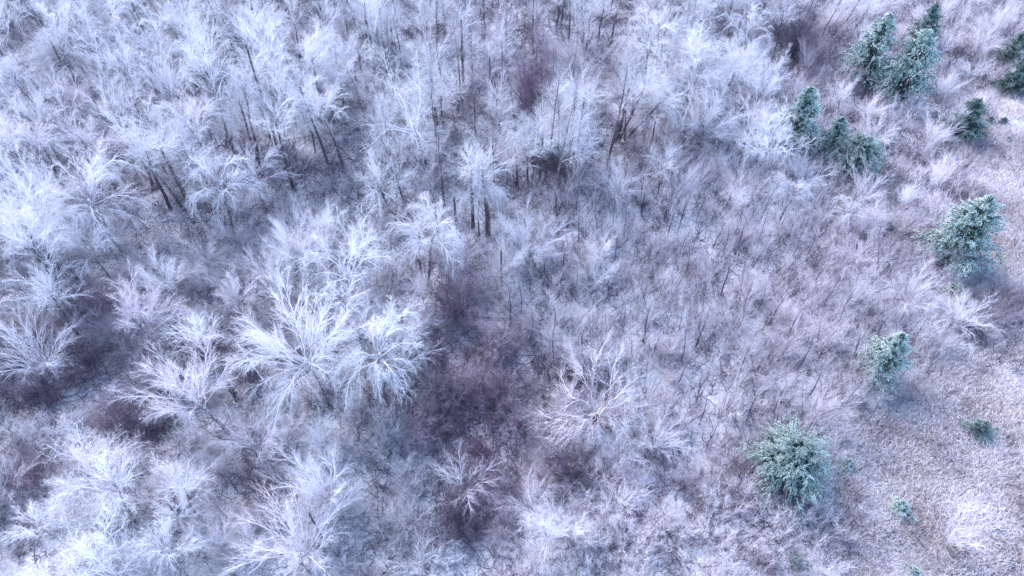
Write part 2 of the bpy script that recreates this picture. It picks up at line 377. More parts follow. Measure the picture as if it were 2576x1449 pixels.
# where the undergrowth is bare and plum-dark rather than rimed: centre, half size, strength, plum (2576 x 1449 grid, on the ground)
DARK = [(1152, 775, 38, 60, 1., 1.), (1120, 930, 80, 70, .6, .4), (1240, 900, 60, 60, .6, 1.), (1200, 1000, 130, 100, .75, .9), (1260, 1120, 120, 110, .8, 1.),
 (1100, 1090, 90, 60, .7, .6), (1150, 1340, 85, 100, .95, .5), (1240, 1270, 60, 55, .8, 1.), (1435, 1190, 32, 60, 1.1, .7), (985, 1045, 55, 45, .7, .2),
 (360, 1095, 90, 55, 1.1, .5), (60, 960, 120, 110, .7, .2), (210, 930, 190, 110, .65, .6), (560, 880, 90, 90, .6, .6), (640, 990, 60, 70, .7, .6), (650, 1240, 70, 45, .8, .5),
 (90, 1200, 90, 30, .9, 1.), (1340, 340, 60, 110, .8, 1.), (1980, 125, 90, 60, .9, .2), (2060, 200, 120, 70, .5, .6), (1480, 440, 190, 60, .55, .4), (1180, 190, 50, 80, .7, .3),
 (2230, 650, 70, 80, .45, .6), (2500, 790, 110, 60, .8, .5), (2170, 1000, 80, 45, .6, .4), (1840, 1160, 80, 70, .6, .6), (1435, 975, 50, 40, .8, .6), (250, 410, 70, 40, .6, .4),
 (1690, 440, 90, 60, .5, .8), (1250, 60, 60, 80, .4, .8), (560, 460, 180, 60, .35, .3), (330, 780, 120, 60, .45, .8), (1900, 1310, 60, 40, .3, .4), (1620, 60, 50, 90, .35, .6)]
def zone(U, V):
    d = .36 - .28 / (1 + np.exp(-(U + .35 * (V - 700) - 1480) / 90.)); p = .12 + .30 / (1 + np.exp(-(U + .3 * (V - 700) - 1450) / 150.)) + .13 * np.sin(U * .006 + 2) * np.cos(V * .008)
    for (u, v, a, b, s, pl) in DARK:
        g = np.exp(-(((U - u) / a) ** 2 + ((V - v) / b) ** 2) ** 1.3)
        d = d + s * g; p = p * (1 - g) + pl * g
    return np.clip(d, 0, 1), np.clip(p, 0, 1)
def patchy(x, y):
    """clumps of two or three metres"""
    return .5 + .5 * np.sin(x * 1.7 + 2 * np.sin(y * .9)) * np.sin(y * 2.1 + 2 * np.sin(x * .8 + 1))
def meadow(U, V):
    """1 on the open rough grass down the right-hand side"""
    a = np.clip((U - 2070 - (V < 1050) * (1050 - V) * 1.1) / 120, 0, 1) * np.clip((V - 900) / 120, 0, 1)
    b = np.clip((U - 2390) / 90, 0, 1) * np.clip((V - 210) / 60, 0, 1) * (V < 760)
    c = np.exp(-(((U - 2480) / 160) ** 2 + ((V - 960) / 110) ** 2))
    return np.clip(np.maximum(np.maximum(a, b), c), 0, 1)

# ------------------------------------------------------------------ undergrowth and grass: nobody could count them, one object each
def scatter(name, label, protos, pts, scl, frost, plum, mat_, seed=3):
    coll = bpy.data.collections.new(name + '_pieces')
    for me in protos:
        o = bpy.data.objects.new('piece', me); coll.objects.link(o)
    n = len(pts)
    me = bpy.data.meshes.new(name); me.vertices.add(n); me.vertices.foreach_set('co', pts.astype(np.float32).ravel())
    rng = np.random.default_rng(seed)
    for nm, val in (('scl', scl), ('frost', frost), ('plum', plum), ('yaw', rng.random(n) * 6.28)):
        a = me.attributes.new(nm, 'FLOAT', 'POINT'); a.data.foreach_set('value', np.asarray(val, dtype=np.float32))
    o = bpy.data.objects.new(name, me); C.objects.link(o)
    o['kind'] = 'stuff'; o['label'] = label; o['category'] = name.replace('_', ' ')
    ng = bpy.data.node_groups.new(name, 'GeometryNodeTree')
    ng.interface.new_socket('Geometry', in_out='INPUT', socket_type='NodeSocketGeometry')
    ng.interface.new_socket('Geometry', in_out='OUTPUT', socket_type='NodeSocketGeometry')
    N = ng.nodes; Lk = ng.links
    gi = N.new('NodeGroupInput'); go = N.new('NodeGroupOutput')
    ci = N.new('GeometryNodeCollectionInfo'); ci.inputs['Collection'].default_value = coll
    ci.inputs['Separate Children'].default_value = True; ci.inputs['Reset Children'].default_value = True
    m2p = N.new('GeometryNodeMeshToPoints')
    ip = N.new('GeometryNodeInstanceOnPoints'); ip.inputs['Pick Instance'].default_value = True
    def na(nm):
        a = N.new('GeometryNodeInputNamedAttribute'); a.data_type = 'FLOAT'; a.inputs['Name'].default_value = nm
        return a.outputs[0]
    rv = N.new('FunctionNodeRandomValue'); rv.data_type = 'INT'
    for s in rv.inputs:
        if s.type == 'INT' and s.name == 'Min': s.default_value = 0
        if s.type == 'INT' and s.name == 'Max': s.default_value = len(protos) - 1
    ro = [s for s in rv.outputs if s.type == 'INT'][0]
    cx = N.new('ShaderNodeCombineXYZ'); Lk.new(na('yaw'), cx.inputs['Z'])
    e2r = N.new('FunctionNodeEulerToRotation'); Lk.new(cx.outputs[0], e2r.inputs[0])
    Lk.new(gi.outputs[0], m2p.inputs['Mesh']); Lk.new(m2p.outputs[0], ip.inputs['Points']); Lk.new(ci.outputs[0], ip.inputs['Instance'])
    Lk.new(ro, ip.inputs['Instance Index']); Lk.new(e2r.outputs[0], ip.inputs['Rotation']); Lk.new(na('scl'), ip.inputs['Scale'])
    Lk.new(ip.outputs[0], go.inputs[0])
    md = o.modifiers.new('scatter', 'NODES'); md.node_group = ng
    me.materials.append(mat_)
    return o

def tangle(seed):
    """bare crooked branches lying and arching low over the litter"""
    rng = np.random.default_rng(seed); n = 9
    s = np.zeros((n, 2, 3)); xy = rng.uniform(-1.6, 1.6, (n, 2)); s[:, 0, :2] = s[:, 1, :2] = xy; s[:, 1, 2] = .1
    B = Br(s, np.full((n, 2), .04), np.zeros((n, 2)))
    L0 = grow(rng, B, 1, .5, .9, 1.25, .3, 2.0, 8, .1, .35, .35, absolute=True, r0=.9, rlen=.02, rtip=.3, rime=(-.9, -.5), lv=.4)
    L1 = grow(rng, L0, 6, .2, 1., .8, .2, .4, 5, .1, .3, .35, rlen=.018, rime=(-.6, .1))
    L2 = grow(rng, L1, 6, .2, 1., .7, .2, .45, 3, 0, .1, .25, rmax=.016, rlen=.03, rime=(0., .5))
    for L in (L0, L1, L2): L.pts[..., 2] = np.maximum(L.pts[..., 2], .03 + .02 * rng.random(L.pts.shape[:2]))
    return mesh('tangle', [tubes(L0, 3), tubes(L1, 3), tubes(L2, 3)], M_INST)
def tussock(seed):
    rng = np.random.default_rng(seed); n = 240
    s = np.zeros((n, 2, 3)); xy = rng.normal(0, .55, (n, 2)); s[:, 0, :2] = s[:, 1, :2] = xy; s[:, 1, 2] = .05
    B = Br(s, np.full((n, 2), .03), np.zeros((n, 2)))
    L0 = grow(rng, B, 2, .5, .9, .6, .35, .62, 3, .1, 1.5, .2, absolute=True, r0=.9, rlen=.03, rmax=.014, rtip=.4, rime=(-.2, 1.05), lv=.4)
    return mesh('tussock', [tubes(L0, 3)], M_GRASS)
BRUSH = [bush_parts(300 + i, H=1.5, n0=16, n1=7, n2=6, n3=3, R0=1.1, ang=.8, mtl=M_INST, one=True) for i in range(5)]
def whips(seed):
    rng = np.random.default_rng(seed); n = 15
    s_ = np.zeros((n, 2, 3)); xy = rng.normal(0, 1.0, (n, 2)); s_[:, 0, :2] = s_[:, 1, :2] = xy; s_[:, 0, 2] = -.1; s_[:, 1, 2] = .1
    B = Br(s_, np.full((n, 2), .05), np.zeros((n, 2)))
    L0 = grow(rng, B, 1, .5, .9, .22, .12, 3.2, 7, .05, .05, .07, absolute=True, r0=.9, rlen=.009, rtip=.3, rime=(-.8, .85), lv=.35)
    L1 = grow(rng, L0, 13, .2, 1., .45, .15, .26, 3, .1, .1, .12, prof=lambda t: 1.15 - .6 * t, rlen=.012, rime=(.75, 1.))
    L2 = grow(rng, L1, 6, .15, 1., .5, .2, .5, 2, 0, .1, .1, rmax=.013, rlen=.03, rime=(.85, .8))
    return mesh('whips', [tubes(L0, 3), tubes(L1, 3), tubes(L2, 3)], M_INST)
WHIPS = [whips(380 + i) for i in range(4)]
TANGLE = [tangle(330 + i) for i in range(4)]
TUSS = [tussock(360 + i) for i in range(4)]
def ground_points(n, seed, umin=-150, umax=2730, vmin=-120, vmax=1560):
    rng = np.random.default_rng(seed); out = []
    # even density on the ground: draw in world space, keep what the frame (and a margin) holds
    x = rng.uniform(-115, 115, n * 4); y = rng.uniform(12, 135, n * 4)
    z = gz_np(x, y) - CAM_H; dep = y * math.sin(TH) - z * math.cos(TH); v = y * math.cos(TH) + z * math.sin(TH)
    U = 1288 + F * x / dep; V = 724.5 - F * v / dep
    k = (U > umin) & (U < umax) & (V > vmin) & (V < vmax)
    return x[k], y[k], U[k], V[k], rng
x, y, U, V, rng = ground_points(2900, 11)
D, P = zone(U, V); me_ = meadow(U, V); nz = rng.normal(0, .12, len(x))
keep = rng.random(len(x)) > me_ * .92
keep &= (rng.random(len(x)) < .5) | (D > .3)
x, y, D, P, nz, U, V = x[keep], y[keep], D[keep], P[keep], nz[keep], U[keep], V[keep]
small = np.where(D < .3, .72, 1.)
pts = np.stack([x, y, gz_np(x, y)], -1)
scatter('undergrowth', 'low rimed brush and brambles covering the floor of the wood', BRUSH, pts, rng.uniform(.6, 1.35, len(x)) * small,
        np.clip(1.3 - D * 1.3 + nz + np.where(D > .5, (patchy(x, y) - .33) * 1.0, (patchy(x, y) - .5) * .2), .03, 1.3), np.clip(P + nz, 0, 1), M_INST)
x, y, U, V, rng = ground_points(2100, 14, umin=1150)
D, P = zone(U, V); me_ = meadow(U, V)
sc = 1 / (1 + np.exp(-(U + .35 * (V - 700) - 1480) / 70.))
keep = rng.random(len(x)) < sc * (1 - me_)
x, y, D, P = x[keep], y[keep], D[keep], P[keep]
scatter('sapling_scrub', 'thin upright rimed whips standing close together on the open scrub', WHIPS, np.stack([x, y, gz_np(x, y)], -1), rng.uniform(.4, .95, len(x)),
        np.clip(1.25 - D * 1.1 + rng.normal(0, .12, len(x)), .05, 1.3), np.clip(P + rng.normal(0, .12, len(x)), 0, 1), M_INST)
x, y, U, V, rng = ground_points(2200, 12)
D, P = zone(U, V); me_ = meadow(U, V)
keep = rng.random(len(x)) > me_ * .8
x, y, D, P = x[keep], y[keep], D[keep], P[keep]
scatter('brushwood', 'bare crooked brushwood tangled low over the frosty litter', TANGLE, np.stack([x, y, gz_np(x, y)], -1), rng.uniform(.7, 1.5, len(x)),
        np.clip(.8 - D, .05, 1.), np.clip(P, 0, 1), M_INST)
x, y, U, V, rng = ground_points(9000, 13, umin=1900)
me_ = meadow(U, V)
keep = rng.random(len(x)) < me_ * .85
x, y, U, V = x[keep], y[keep], U[keep], V[keep]
n1 = np.sin(x * .55 + y * .35) * np.sin(y * .4 - x * .2) * .5 + .5
scatter('rough_grass', 'rough tussocky meadow grass stiff with hoar frost', TUSS, np.stack([x, y, gz_np(x, y)], -1), rng.uniform(.8, 1.9, len(x)),
        np.clip(1.15 - .5 * n1 + rng.normal(0, .34, len(x)), .05, 1.3), np.clip(.35 + .5 * n1 + rng.normal(0, .15, len(x)), 0, 1), M_GRASS)

# ------------------------------------------------------------------ the kinds of plant, each built once
ARCH = [arch_tree(1, H=16, n0=24, n1=12, n2=8, n3=7, ang=1.0, droop=1.3, spread=.55, up=.5, angv=.38, trunk=.5),
        arch_tree(2, H=16, n0=13, n1=12, n2=8, n3=9, ang=.9, droop=1.5, spread=.5, up=.5, angv=.3, trunk=.5),
        arch_tree(3, H=15, n0=12, n1=12, n2=8, n3=9, ang=.8, droop=1.3, spread=.5, up=.4, angv=.3, trunk=.5),
        arch_tree(4, H=17, n0=12, n1=12, n2=8, n3=9, ang=.75, droop=1.6, spread=.42, trunk=.6, up=.4, angv=.3),
        arch_tree(5, H=17, n0=11, n1=12, n2=8, n3=9, ang=.8, droop=1.9, spread=.4, trunk=.62, up=.5, angv=.3),
        arch_tree(6, H=14, n0=19, n1=11, n2=8, n3=8, ang=1.05, droop=1.1, spread=.52, up=.45, angv=.38, trunk=.5)]
WEEP = [arch_tree(7, H=15, n0=15, n1=12, n2=8, n3=9, ang=.95, droop=4.4, spread=.64, trunk=.8, up=.5, angv=.35),
        arch_tree(8, H=14, n0=15, n1=12, n2=8, n3=9, ang=1.0, droop=3.8, spread=.58, trunk=.8, up=.8, angv=.4)]
OAK = [crooked_tree(21), crooked_tree(22, ang=.65), crooked_tree(23, H=14, ang=.9, n0=12)]
SLIM = [slim_tree(31), slim_tree(32, H=17, side=.19), slim_tree(33, H=19, bare=.5, side=.2), slim_tree(34, H=16, bare=.4, side=.25), slim_tree(35, H=18, bare=.55, side=.24)]
FAN = [fan_tree(41, n0=12), fan_tree(42, ang=.5, droop=.8, n0=13), fan_tree(43, ang=.3, H=10, droop=.2), fan_tree(44, ang=.6, droop=1.3, H=8, n0=16, up=.2)]
SAP = [sapling(51), sapling(52, 5.5), sapling(53, 6, 3), sapling(54, 5, 5)]
BUSH = [bush_parts(61), bush_parts(62, wig=.22, droop=.9), bush_parts(63, ang=.5, H=3, droop=.4), bush_parts(64, wig=.26, ang=.9)]
CON = [conifer(71, H=11, Rr=3.9, top_p=.8, n0=95), conifer(72, H=10, Rr=2.9, top_p=.7, n0=80), conifer(73, H=6.5, Rr=3.7, top_p=.5, n0=100), conifer(74, H=5, Rr=2.0, n0=45, top_p=.85)]
KIND = {'arch': ARCH, 'weep': WEEP, 'oak': OAK, 'slim': SLIM, 'fan': FAN, 'sap': SAP, 'bush': BUSH, 'con': CON}
SIZE = {'arch': [(16, 6.5)] * 6, 'weep': [(15, 5)] * 2, 'oak': [(13, 6.5)] * 3, 'slim': [(18, 3.6)] * 5, 'fan': [(9, 4)] * 4, 'sap': [(6, 1.5)] * 4, 'bush': [(2.3, 2.6)] * 4,
        'con': [(10, 3.3), (9, 2.3), (6.5, 3.6), (4.5, 1.7)]}
K2 = {'weep': 'arch'}
OCC = []          # occupied (x, y, r)

def hero(kind, i, U, V, zc, s, rot, label, frost=1., plum=.3, base=None, group=None, name=None, cat=None, sz=None):
    """U, V: where the crown's middle shows, zc: its height; base: where the foot shows, if it does"""
    c = at(U, V, zc)
    if base is not None:
        b = at(base[0], base[1], 0)
        lean = (c - b)
    else:
        b = at(U, V, zc); lean = None
    z = gz(b[0], b[1])
    b = (b[0], b[1], z)
    k = {'arch': .70, 'weep': .8, 'oak': .8, 'fan': .8}.get(kind, 1.)
    s, sz = s * k, (sz or 1) * {'arch': 1.38, 'weep': 1.25, 'oak': 1.25, 'fan': 1.12}.get(kind, 1.)
    OCC.append((c[0], c[1], SIZE[kind][i][1] * s))
    return place(K2.get(kind, kind), KIND[kind][i], b, (s, s, s * (sz or 1)), rot, label, group, frost, plum, lean, name, cat)

# ---- the broadleaf trees one can pick out, nearest first
hero('arch', 0, 765, 845, 11, 1.0, .4, 'huge white tree whose fine branches arch outward, largest crown in the wood', 1.1, .25)
hero('weep', 0, 930, 850, 9.5, .68, 2., 'white tree with long branches drooping like a waterfall, right beside the largest crown', 1.2, .05)
hero('arch', 5, 450, 975, 10, .95, 1., 'pinkish white fan crown on a leaning dark trunk above the dark hollow', 1.1, .5, base=(582, 1095))
hero('fan', 2, 800, 1215, 5, 1.0, .3, 'upright pale tree opening like a brush at the bottom, beside a lavender fan', 1.1, .35)
hero('fan', 3, 745, 1350, 4.5, 1.05, 2.2, 'lavender white fan of straight branches at the bottom edge', 1.1, .45)
hero('oak', 0, 165, 1150, 9, .66, .9, 'bright frosted crown with spreading boughs above the reddish bramble patch', .95, .2)
hero('oak', 1, 190, 1350, 10, .74, 2.6, 'brightest white gnarled tree in the bottom left corner', .85, .1)
hero('arch', 2, 400, 1240, 7, .50, .2, 'feathery white tree leaning right beside the gnarled corner tree', 1.15, .1)
hero('arch', 3, 40, 1270, 8, .5, .2, 'pale blue frosted tree cut by the left edge near the bottom', 1.1, .1)
hero('fan', 1, 1165, 1190, 3.5, .62, .2, 'small pale lavender tree standing alone in the purple thicket', 1.0, .45)
hero('oak', 0, 830, 555, 11.5, .82, 0., 'white tree with thick rimed boughs standing in the middle of the left wood', 1.3, .05)
hero('arch', 5, 795, 450, 12, .62, 2., 'spiky white crown just behind the tree with thick rimed boughs', 1.2, .15)
hero('arch', 0, 690, 500, 12, .56, 3., 'dense white rounded crown left of the spiky white crown', 1.15, .2)
hero('weep', 1, 1085, 500, 11.5, .74, 1., 'shaggy white crown on a thick dark trunk rising from the glade edge', 1.15, .3, base=(1078, 722))
hero('arch', 1, 955, 370, 11.5, .72, 1.5, 'white tree with mop-like hanging boughs and a forked dark base', 1.25, .05, base=(972, 520))
hero('oak', 2, 1040, 215, 11, .98, .5, 'wide gnarled white tree with zigzag boughs in the upper middle', 1.3, .05)
hero('weep', 0, 1195, 385, 11, .62, 2.5, 'grey weeping crown bent over to the right on twin trunks', 1.0, .15, base=(1205, 590))
hero('oak', 1, 1328, 185, 12, .48, .5, 'small brilliant white crown atop a purple vine-clad trunk', 1.5, .0)
hero('oak', 0, 1445, 255, 10, .58, 1.5, 'white arched tree bending right beside the purple vine-clad trunk', 1.3, .05)
hero('oak', 2, 1760, 120, 11, 1.0, 2., 'broad glittering white tree at the upper right edge of the wood', 1.35, .0)
hero('oak', 1, 1955, 285, 9, .74, 2.9, 'bright white gnarled tree half covering a green evergreen', 1.35, .0)
hero('fan', 1, 1335, 560, 6, .92, .1, 'pale fan crown at the upper edge of the clearing', 1.1, .2)
hero('fan', 0, 1265, 595, 6, .72, 1., 'thin white crown above a dark snapped stem with bare yellow wood', 1.1, .1)
hero('arch', 5, 1530, 590, 7, .5, 1., 'lone white spreading crown on the open scrub right of the fan crown', 1.1, .3)
hero('fan', 0, 1500, 660, 4, .62, 1., 'smaller frosted tree directly below the lone white spreading crown', 1.1, .1)
hero('arch', 2, 280, 735, 10.5, .82, 1., 'large lavender feathery crown over the dark left hollow', .95, .7)
hero('fan', 2, 470, 745, 7, .5, 1., 'tiny brilliant white antler-like crown above the lavender crown', 1.4, .0, sz=.9)
hero('arch', 3, 330, 690, 11, .55, 3., 'lavender crown crowded behind the large lavender feathery crown', .95, .6)
hero('arch', 4, 155, 515, 12, .68, 2., 'white crown on two dark trunks beside the left edge', 1.15, .1)
hero('arch', 1, 30, 590, 12, .6, .4, 'bluish white crown at the left edge above the dark trunks', 1.15, .05)
hero('arch', 0, 365, 610, 10, .5, .4, 'blue grey spiky crown standing over the hollow of dark trunks', 1., .1)
hero('arch', 5, 545, 655, 10, .55, .4, 'lavender wide crown on a slim dark trunk left of the largest crown', 1., .4)
hero('fan', 1, 640, 600, 8, .7, 2.4, 'small white tufted crown above the large lavender wide crown', 1.1, .2)
hero('weep', 1, 500, 370, 12.5, .72, 2.1, 'drooping white crown on twin dark trunks that lean left', 1.2, .05)
hero('arch', 1, 400, 260, 12, .78, .1, 'sweeping white crown with long boughs blown to the left', 1.15, .1)
hero('arch', 3, 320, 230, 12, .75, 1.1, 'greenish white sweeping crown in the thick of the upper left wood', 1.1, .1)
hero('arch', 4, 470, 190, 12, .7, 2.1, 'arched white crown behind the sweeping white crown', 1.15, .1)
hero('arch', 0, 50, 400, 12, .8, 2.6, 'big blue white feathery crown on the left edge', 1.1, .0)
hero('weep', 0, 740, 90, 12, .75, 1.6, 'brilliant white drooping crown high in the upper left wood', 1.25, .05)
hero('arch', 2, 640, 30, 12, .8, 1.6, 'white curved crown touching the top edge left of the middle', 1.2, .1)
hero('fan', 1, 630, 1090, 3.5, .68, 1., 'round lavender twiggy crown below the huge white tree', 1.0, .5)
hero('arch', 3, 880, 760, 10, .55, 1., 'white crown tucked behind the huge white tree', 1.15, .05)
hero('fan', 1, 985, 770, 6, .7, 1., 'low spreading white crown over a dark fallen log', 1.1, .15)
hero('fan', 0, 600, 1330, 4.5, .6, 1., 'upright lavender twiggy tree left of the bottom edge fan', 1., .45)
hero('fan', 2, 520, 1330, 4.5, .6, 4., 'thin lavender tree with dark stem at the bottom left of middle', .9, .5)
hero('arch', 3, 380, 1360, 8, .55, 3., 'blue white spread crown low beside the corner tree', 1.15, .1)
hero('arch', 4, 140, 1050, 7, .4, 1., 'dim bluish crown on the lower left', .7, .2)
hero('fan', 3, 60, 870, 5, 1., 1., 'broad low bluish crown at the left edge of the dark hollow', .9, .3)
hero('fan', 1, 1650, 1100, 2.5, .62, 1., 'small lavender white shrub-like tree below the snapped tree', 1.05, .4)
hero('fan', 3, 1560, 1130, 2.5, .5, 1., 'pale low crown beside the roots of the snapped tree', 1.05, .4)
hero('fan', 1, 1340, 1250, 3, .55, 5., 'pinkish twiggy tree by the dark bush in the lower middle', 1.0, .6)
hero('fan', 0, 1440, 1330, 3, .6, 5., 'pale branching tree near the bottom edge right of the thicket', 1.05, .3)
hero('fan', 3, 1560, 1250, 3, .5, 5., 'whitish tree low on the scrub at the lower middle', 1.1, .15)
hero('fan', 2, 2400, 1350, 2.5, .62, 2., 'wide frosted tree on the meadow at the bottom right', .85, .3)
hero('fan', 3, 2430, 790, 3, .72, 2., 'bushy pale crown below the dark scrub on the right', 1.1, .25)
hero('weep', 1, 2130, 520, 5, .42, 2., 'low arching frosted crown bending over below the green pair', 1.05, .3)
hero('weep', 0, 1990, 480, 5, .42, 4., 'willowy frosted crown arching on the right slope', 1.05, .3)
hero('arch', 5, 2150, 190, 7, .5, 1., 'sparse white tree in front of the tall narrow evergreen', 1.1, .1)
hero('fan', 2, 2290, 480, 4, .6, 1., 'white twiggy crown beside the right meadow', 1.15, .1)
hero('arch', 2, 1850, 470, 6, .45, 1., 'hazy white crown in the scrub below the wood edge', 1.0, .25)
hero('fan', 3, 1560, 440, 4, .85, 3., 'pale shaggy crown under leaning stems at the wood edge', 1.05, .3)

TR = [((165, 695), (75, 590), 9, .26, 'thick dark trunk in the forked pair near the left edge'), ((120, 690), (55, 560), 9, .2, 'dark trunk left of the forked pair near the left edge'),
      ((230, 830), (100, 640), 9, .2, 'long dark trunk running down into the left hollow'), ((205, 850), (140, 760), 6, .14, 'shorter dark trunk at the foot of the left hollow'),
      ((600, 1010), (515, 870), 7, .17, 'dark curved trunk left of the huge white tree'), ((430, 530), (375, 400), 9, .17, 'left trunk of the three dark trunks under the drooping crown'),
      ((485, 530), (415, 395), 9, .22, 'middle trunk of the three dark trunks under the drooping crown'), ((540, 540), (500, 420), 8, .2, 'right trunk of the three dark trunks under the drooping crown'),
      ((1228, 590), (1215, 450), 8, .25, 'thick dark trunk under the grey weeping crown'), ((1190, 570), (1185, 440), 8, .18, 'second dark trunk under the grey weeping crown'),
      ((1550, 360), (1580, 240), 8, .2, 'dark trunk with a bent neck near the wood edge'), ((1570, 355), (1650, 270), 7, .12, 'leaning thin trunk right of the bent neck trunk'),
      ((1335, 470), (1355, 330), 7, .12, 'thin dark stem rising through the purple vines'), ((1420, 480), (1440, 350), 7, .1, 'thin dark stem in the gap right of the vines'),
      ((1440, 470), (1465, 380), 6, .1, 'forked thin stem in the gap right of the vines'), ((1060, 700), (1055, 600), 6, .12, 'thin trunk just left of the shaggy crown trunk'),
      ((870, 845), (868, 765), 6, .2, 'dark trunk showing through the huge white tree'), ((740, 480), (700, 330), 10, .18, 'long dark trunk above the dense rounded crown'),
      ((650, 385), (620, 250), 9, .16, 'dark trunk in the opening of the upper left wood'), ((820, 310), (790, 170), 9, .16, 'tall dark trunk in the upper left wood, right part'),
      ((1380, 1420), (1375, 1350), 3, .06, 'crooked dark sapling stem near the bottom edge'), ((345, 1330), (300, 1240), 6, .14, 'dark trunk beside the gnarled corner tree'),
      ((515, 1320), (470, 1240), 5, .08, 'reddish dark stem in the lower left scrub')]
TR2 = [((706, 395), (642, 190), .2), ((657, 416), (616, 298), .17), ((826, 294), (800, 215), .2), ((852, 296), (838, 235), .15), ((829, 423), (775, 275), .17), ((506, 238), (484, 196), .2),
       ((93, 218), (73, 175), .16), ((690, 246), (665, 180), .16), ((926, 162), (919, 45), .22), ((941, 154), (927, 80), .15), ((953, 120), (949, 50), .18), ((986, 124), (984, 70), .18),
       ((926, 246), (907, 158), .2), ((900, 212), (888, 148), .15), ((875, 293), (858, 222), .17), ((1082, 134), (1075, 75), .2), ((1104, 96), (1102, 50), .16), ((1219, 118), (1216, 14), .2),
       ((1238, 256), (1233, 170), .2), ((1263, 239), (1263, 142), .16), ((1256, 337), (1250, 268), .15), ((1189, 205), (1187, 142), .16), ((1167, 219), (1162, 95), .2), ((1312, 334), (1309, 288), .14),
       ((1427, 442), (1445, 278), .13), ((1441, 445), (1462, 300), .13), ((1410, 459), (1406, 300), .13), ((1153, 283), (1150, 246), .22), ((1556, 360), (1608, 248), .14), ((1104, 334), (1088, 278), .15),
       ((1117, 324), (1111, 262), .14), ((300, 300), (270, 225), .17), ((385, 480), (350, 380), .15), ((250, 470), (215, 380), .16), ((150, 460), (105, 370), .17), ((585, 540), (555, 470), .15),
       ((1650, 500), (1665, 430), .1), ((1330, 470), (1325, 400), .14), ((1352, 468), (1362, 380), .12), ((1120, 100), (1115, 20), .16), ((1400, 90), (1405, 15), .15), ((1500, 120), (1515, 40), .15)]
for q in TR + TR2:                      # nothing else stands just in front of a trunk that shows
    b = at(q[0][0], q[0][1], 0); OCC.append((b[0], b[1] - 2.5, 6.)); OCC.append((b[0], b[1] - 5., 4.))

# ---- evergreens
def ever(i, U, V, Ht, s, rot, label, frost, name=None, cat=None, sx=1., sz=1., group=None):
    """U, V: where the foot stands"""
    s *= .95; sz /= .95; U -= 36
    b = at(U, V, 0); OCC.append((b[0], b[1], SIZE['con'][i][1] * s))
    return place('con', CON[i], (b[0], b[1], gz(b[0], b[1])), (s * sx, s, s * sz), rot, label, group, frost, 0, None, name, cat)
ever(0, 2290, 255, 10, 1.0, .2, 'tallest frosted evergreen, pale green plumes, upper right', 1.15)
ever(1, 2330, 140, 9, .85, 1.2, 'slim dark evergreen peeping out behind the tallest evergreen', .45)
ever(1, 2192, 215, 9, 1.15, 2.2, 'tall narrow evergreen partly veiled by a bare white tree', 1.15)
ever(1, 2022, 385, 9, 1.0, .5, 'narrow evergreen tucked behind the bright gnarled white tree', 1.0)
ever(0, 2112, 405, 10, .62, 1.5, 'smaller pointed evergreen of the touching pair on the right', .9, sx=1.1)
ever(2, 2172, 440, 6.5, .85, 2.5, 'wider evergreen of the touching pair, leaning right', .8)
ever(0, 2405, 672, 10, .95, 3.5, 'big frosted evergreen near the right edge at mid height', .95, sx=1.15, sz=.95)
ever(1, 2218, 965, 9, .8, 1.1, 'small grey green evergreen on the right slope with bare brush around', .95)
ever(2, 2003, 1205, 6.5, .92, .3, 'round bushy evergreen at the lower right, the nearest one', .75, sz=.95)
ever(3, 2445, 350, 4.5, 1.3, 1.3, 'small dark pointed evergreen alone by the upper right meadow', .3, sz=.95)
ever(1, 2556, 175, 9, .62, 1.8, 'dark evergreen top on the right edge near the top', .3)
ever(3, 2570, 240, 4.5, 1.15, 1.8, 'low dark evergreen cut by the right edge', .2)
for U_, V_, i_, s_, lab, fr in ((2482, 1100, 3, .62, 'little dark green bush alone on the rough grass', .2), (2285, 1290, 3, .52, 'pale frosted green bush on the lower right grass', 1.1),
        (2040, 1420, 3, .36, 'tiny dark green bush by the bottom right edge', .5), (1525, 962, 3, .42, 'dark green bush behind the snapped tree', .3),
        (1668, 668, 3, .33, 'tiny dark green bush on the open scrub', .3), (2518, 320, 3, .40, 'left one of two tiny green bushes on the meadow', .5),
        (2550, 322, 3, .40, 'right one of two tiny green bushes on the meadow', .2), (2420, 760, 3, .7, 'dark green bush below the big right-hand evergreen', .5),
        (2320, 1449, 3, .36, 'pale green bush cut by the bottom edge', 1.1), (2565, 362, 3, .3, 'tiniest green bush at the right edge of the meadow', .4),
        (2160, 1180, 3, .4, 'yellowish pale bush right of the round evergreen', 1.3), (2260, 590, 3, .4, 'small green bush in the scrub left of the big evergreen', .5)):
    ever(i_, U_, V_, 4.5, s_, U_ * .1, lab, fr, 'evergreen_bush', 'evergreen bush', sx=1.25, sz=.75)

